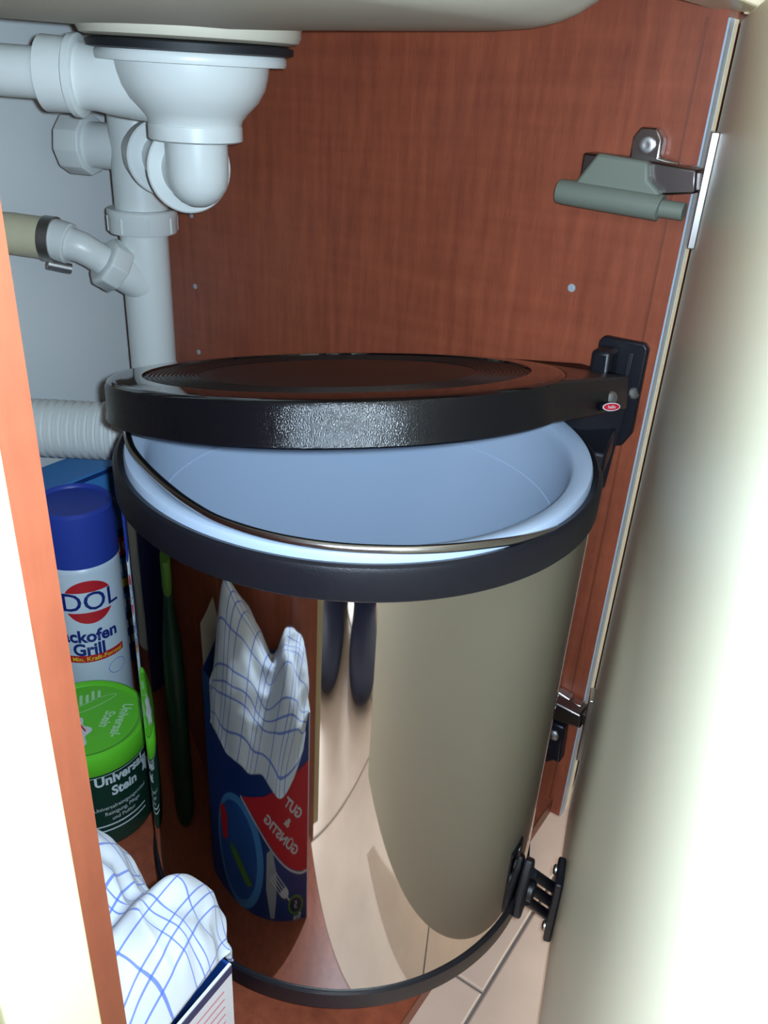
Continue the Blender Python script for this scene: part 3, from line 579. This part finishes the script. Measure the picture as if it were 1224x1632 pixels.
# ================================================================== the photographer, seen in the steel
FD = Vector((.78, .63, 0)).normalized(); LD = Vector((-FD.y, FD.x, 0)); PB = Vector((-.86, -.335, ZF))
def J(f_, l_, h): return PB + FD * f_ + LD * l_ + Vector((0, 0, h))
def skin(name, m, verts, edges, root, parent=None, sub=2):
    me = bpy.data.meshes.new(name); me.from_pydata([v[0] for v in verts], edges, []); o = bpy.data.objects.new(name, me); C.objects.link(o)
    md = o.modifiers.new('skin', 'SKIN'); md.use_smooth_shade = True
    for i, v in enumerate(verts):
        r = v[1]; sv = me.skin_vertices[0].data[i]; sv.radius = (r, r) if not isinstance(r, tuple) else r; sv.use_root = (i == root)
    s = o.modifiers.new('sub', 'SUBSURF'); s.levels = sub; s.render_levels = sub
    me.materials.append(M_[m])
    if parent: put(o, parent)
    return o
person = thing('person', 'standing person in navy jeans and slippers, mirrored in the bin', 'person', PB)
bv = [(J(-.02, 0, .92), .13), (J(-.02, 0, 1.10), .115), (J(-.01, 0, 1.30), .13), (J(0, 0, 1.42), .085), (J(.01, 0, 1.50), .052), (J(.03, 0, 1.58), .075), (J(.04, 0, 1.67), .085), (J(.03, 0, 1.74), .06)]
be_ = [(i, i + 1) for i in range(7)]
def chain(start, items):
    prev = start
    for it in items: bv.append(it); be_.append((prev, len(bv) - 1)); prev = len(bv) - 1
    return prev
for s in (1, -1):
    chain(0, [(J(-.02, .085 * s, .84), .085), (J(.01, .08 * s, .48), .056), (J(-.01, .08 * s, .26), .048), (J(-.02, .08 * s, .075), .036), (J(.06, .08 * s, .040), .030), (J(.15, .08 * s, .028), .024)])
    h = chain(2, [(J(0, .17 * s, 1.40), .058), (J(-.03, .22 * s, 1.12), .040), (J(.01, .225 * s, .87), .028), (J(.015, .225 * s, .82), (.016, .030))])
    for k, (df, dl, ln) in enumerate(((.032, .0, .055), (.020, -.006 * s, .080), (.005, -.008 * s, .088), (-.010, -.008 * s, .082), (-.024, -.006 * s, .066))):
        b0 = J(.015 + df, .225 * s + dl, .79 if k == 0 else .765)
        chain(h, [(b0, .009), (b0 + Vector((0, 0, -ln * .5)) + FD * (.008 if k == 0 else .002), .0085), (b0 + Vector((0, 0, -ln)) - LD * (.010 * s), .0075)])
skin('body', 'skin', bv, be_, 0, person)
jv = [(J(-.02, 0, .93), .145), (J(-.02, 0, 1.02), .14)]; je = [(0, 1)]
for s in (1, -1):
    b = len(jv); jv += [(J(-.02, .088 * s, .84), .100), (J(.01, .082 * s, .48), .074), (J(-.010, .084 * s, .24), .082), (J(.012, .086 * s, .07), .098), (J(.020, .086 * s, .028), .102)]
    je += [(0, b), (b, b + 1), (b + 1, b + 2), (b + 2, b + 3), (b + 3, b + 4)]
skin('jeans', 'jeans', jv, je, 0, person)
tv = [(J(-.02, 0, 1.00), .150), (J(-.015, 0, 1.18), .140), (J(-.005, 0, 1.34), .142), (J(0, 0, 1.45), .075)]; te = [(0, 1), (1, 2), (2, 3)]
for s in (1, -1):
    b = len(tv); tv += [(J(0, .17 * s, 1.405), .072), (J(-.03, .222 * s, 1.12), .052), (J(.008, .226 * s, .90), .042)]; te += [(2, b), (b, b + 1), (b + 1, b + 2)]
skin('jumper', 'shirt', tv, te, 0, person)
skin('hair', 'hair', [(J(-.03, 0, 1.64), .075), (J(.005, 0, 1.73), .080), (J(.04, 0, 1.765), .055)], [(0, 1), (1, 2)], 0, person)
for s in (1, -1):
    skin('slipper', 'shoe', [(J(-.05, .084 * s, .036), (.056, .036)), (J(.05, .084 * s, .038), (.066, .040)), (J(.16, .084 * s, .036), (.076, .038)), (J(.248, .084 * s, .028), (.052, .028))], [(0, 1), (1, 2), (2, 3)], 1, person)
    skin('ear', 'skin', [(J(.03, .080 * s, 1.66), .012), (J(.025, .084 * s, 1.635), .009)], [(0, 1)], 0, person)
skin('nose', 'skin', [(J(.115, 0, 1.675), .008), (J(.135, 0, 1.645), .012)], [(0, 1)], 0, person)
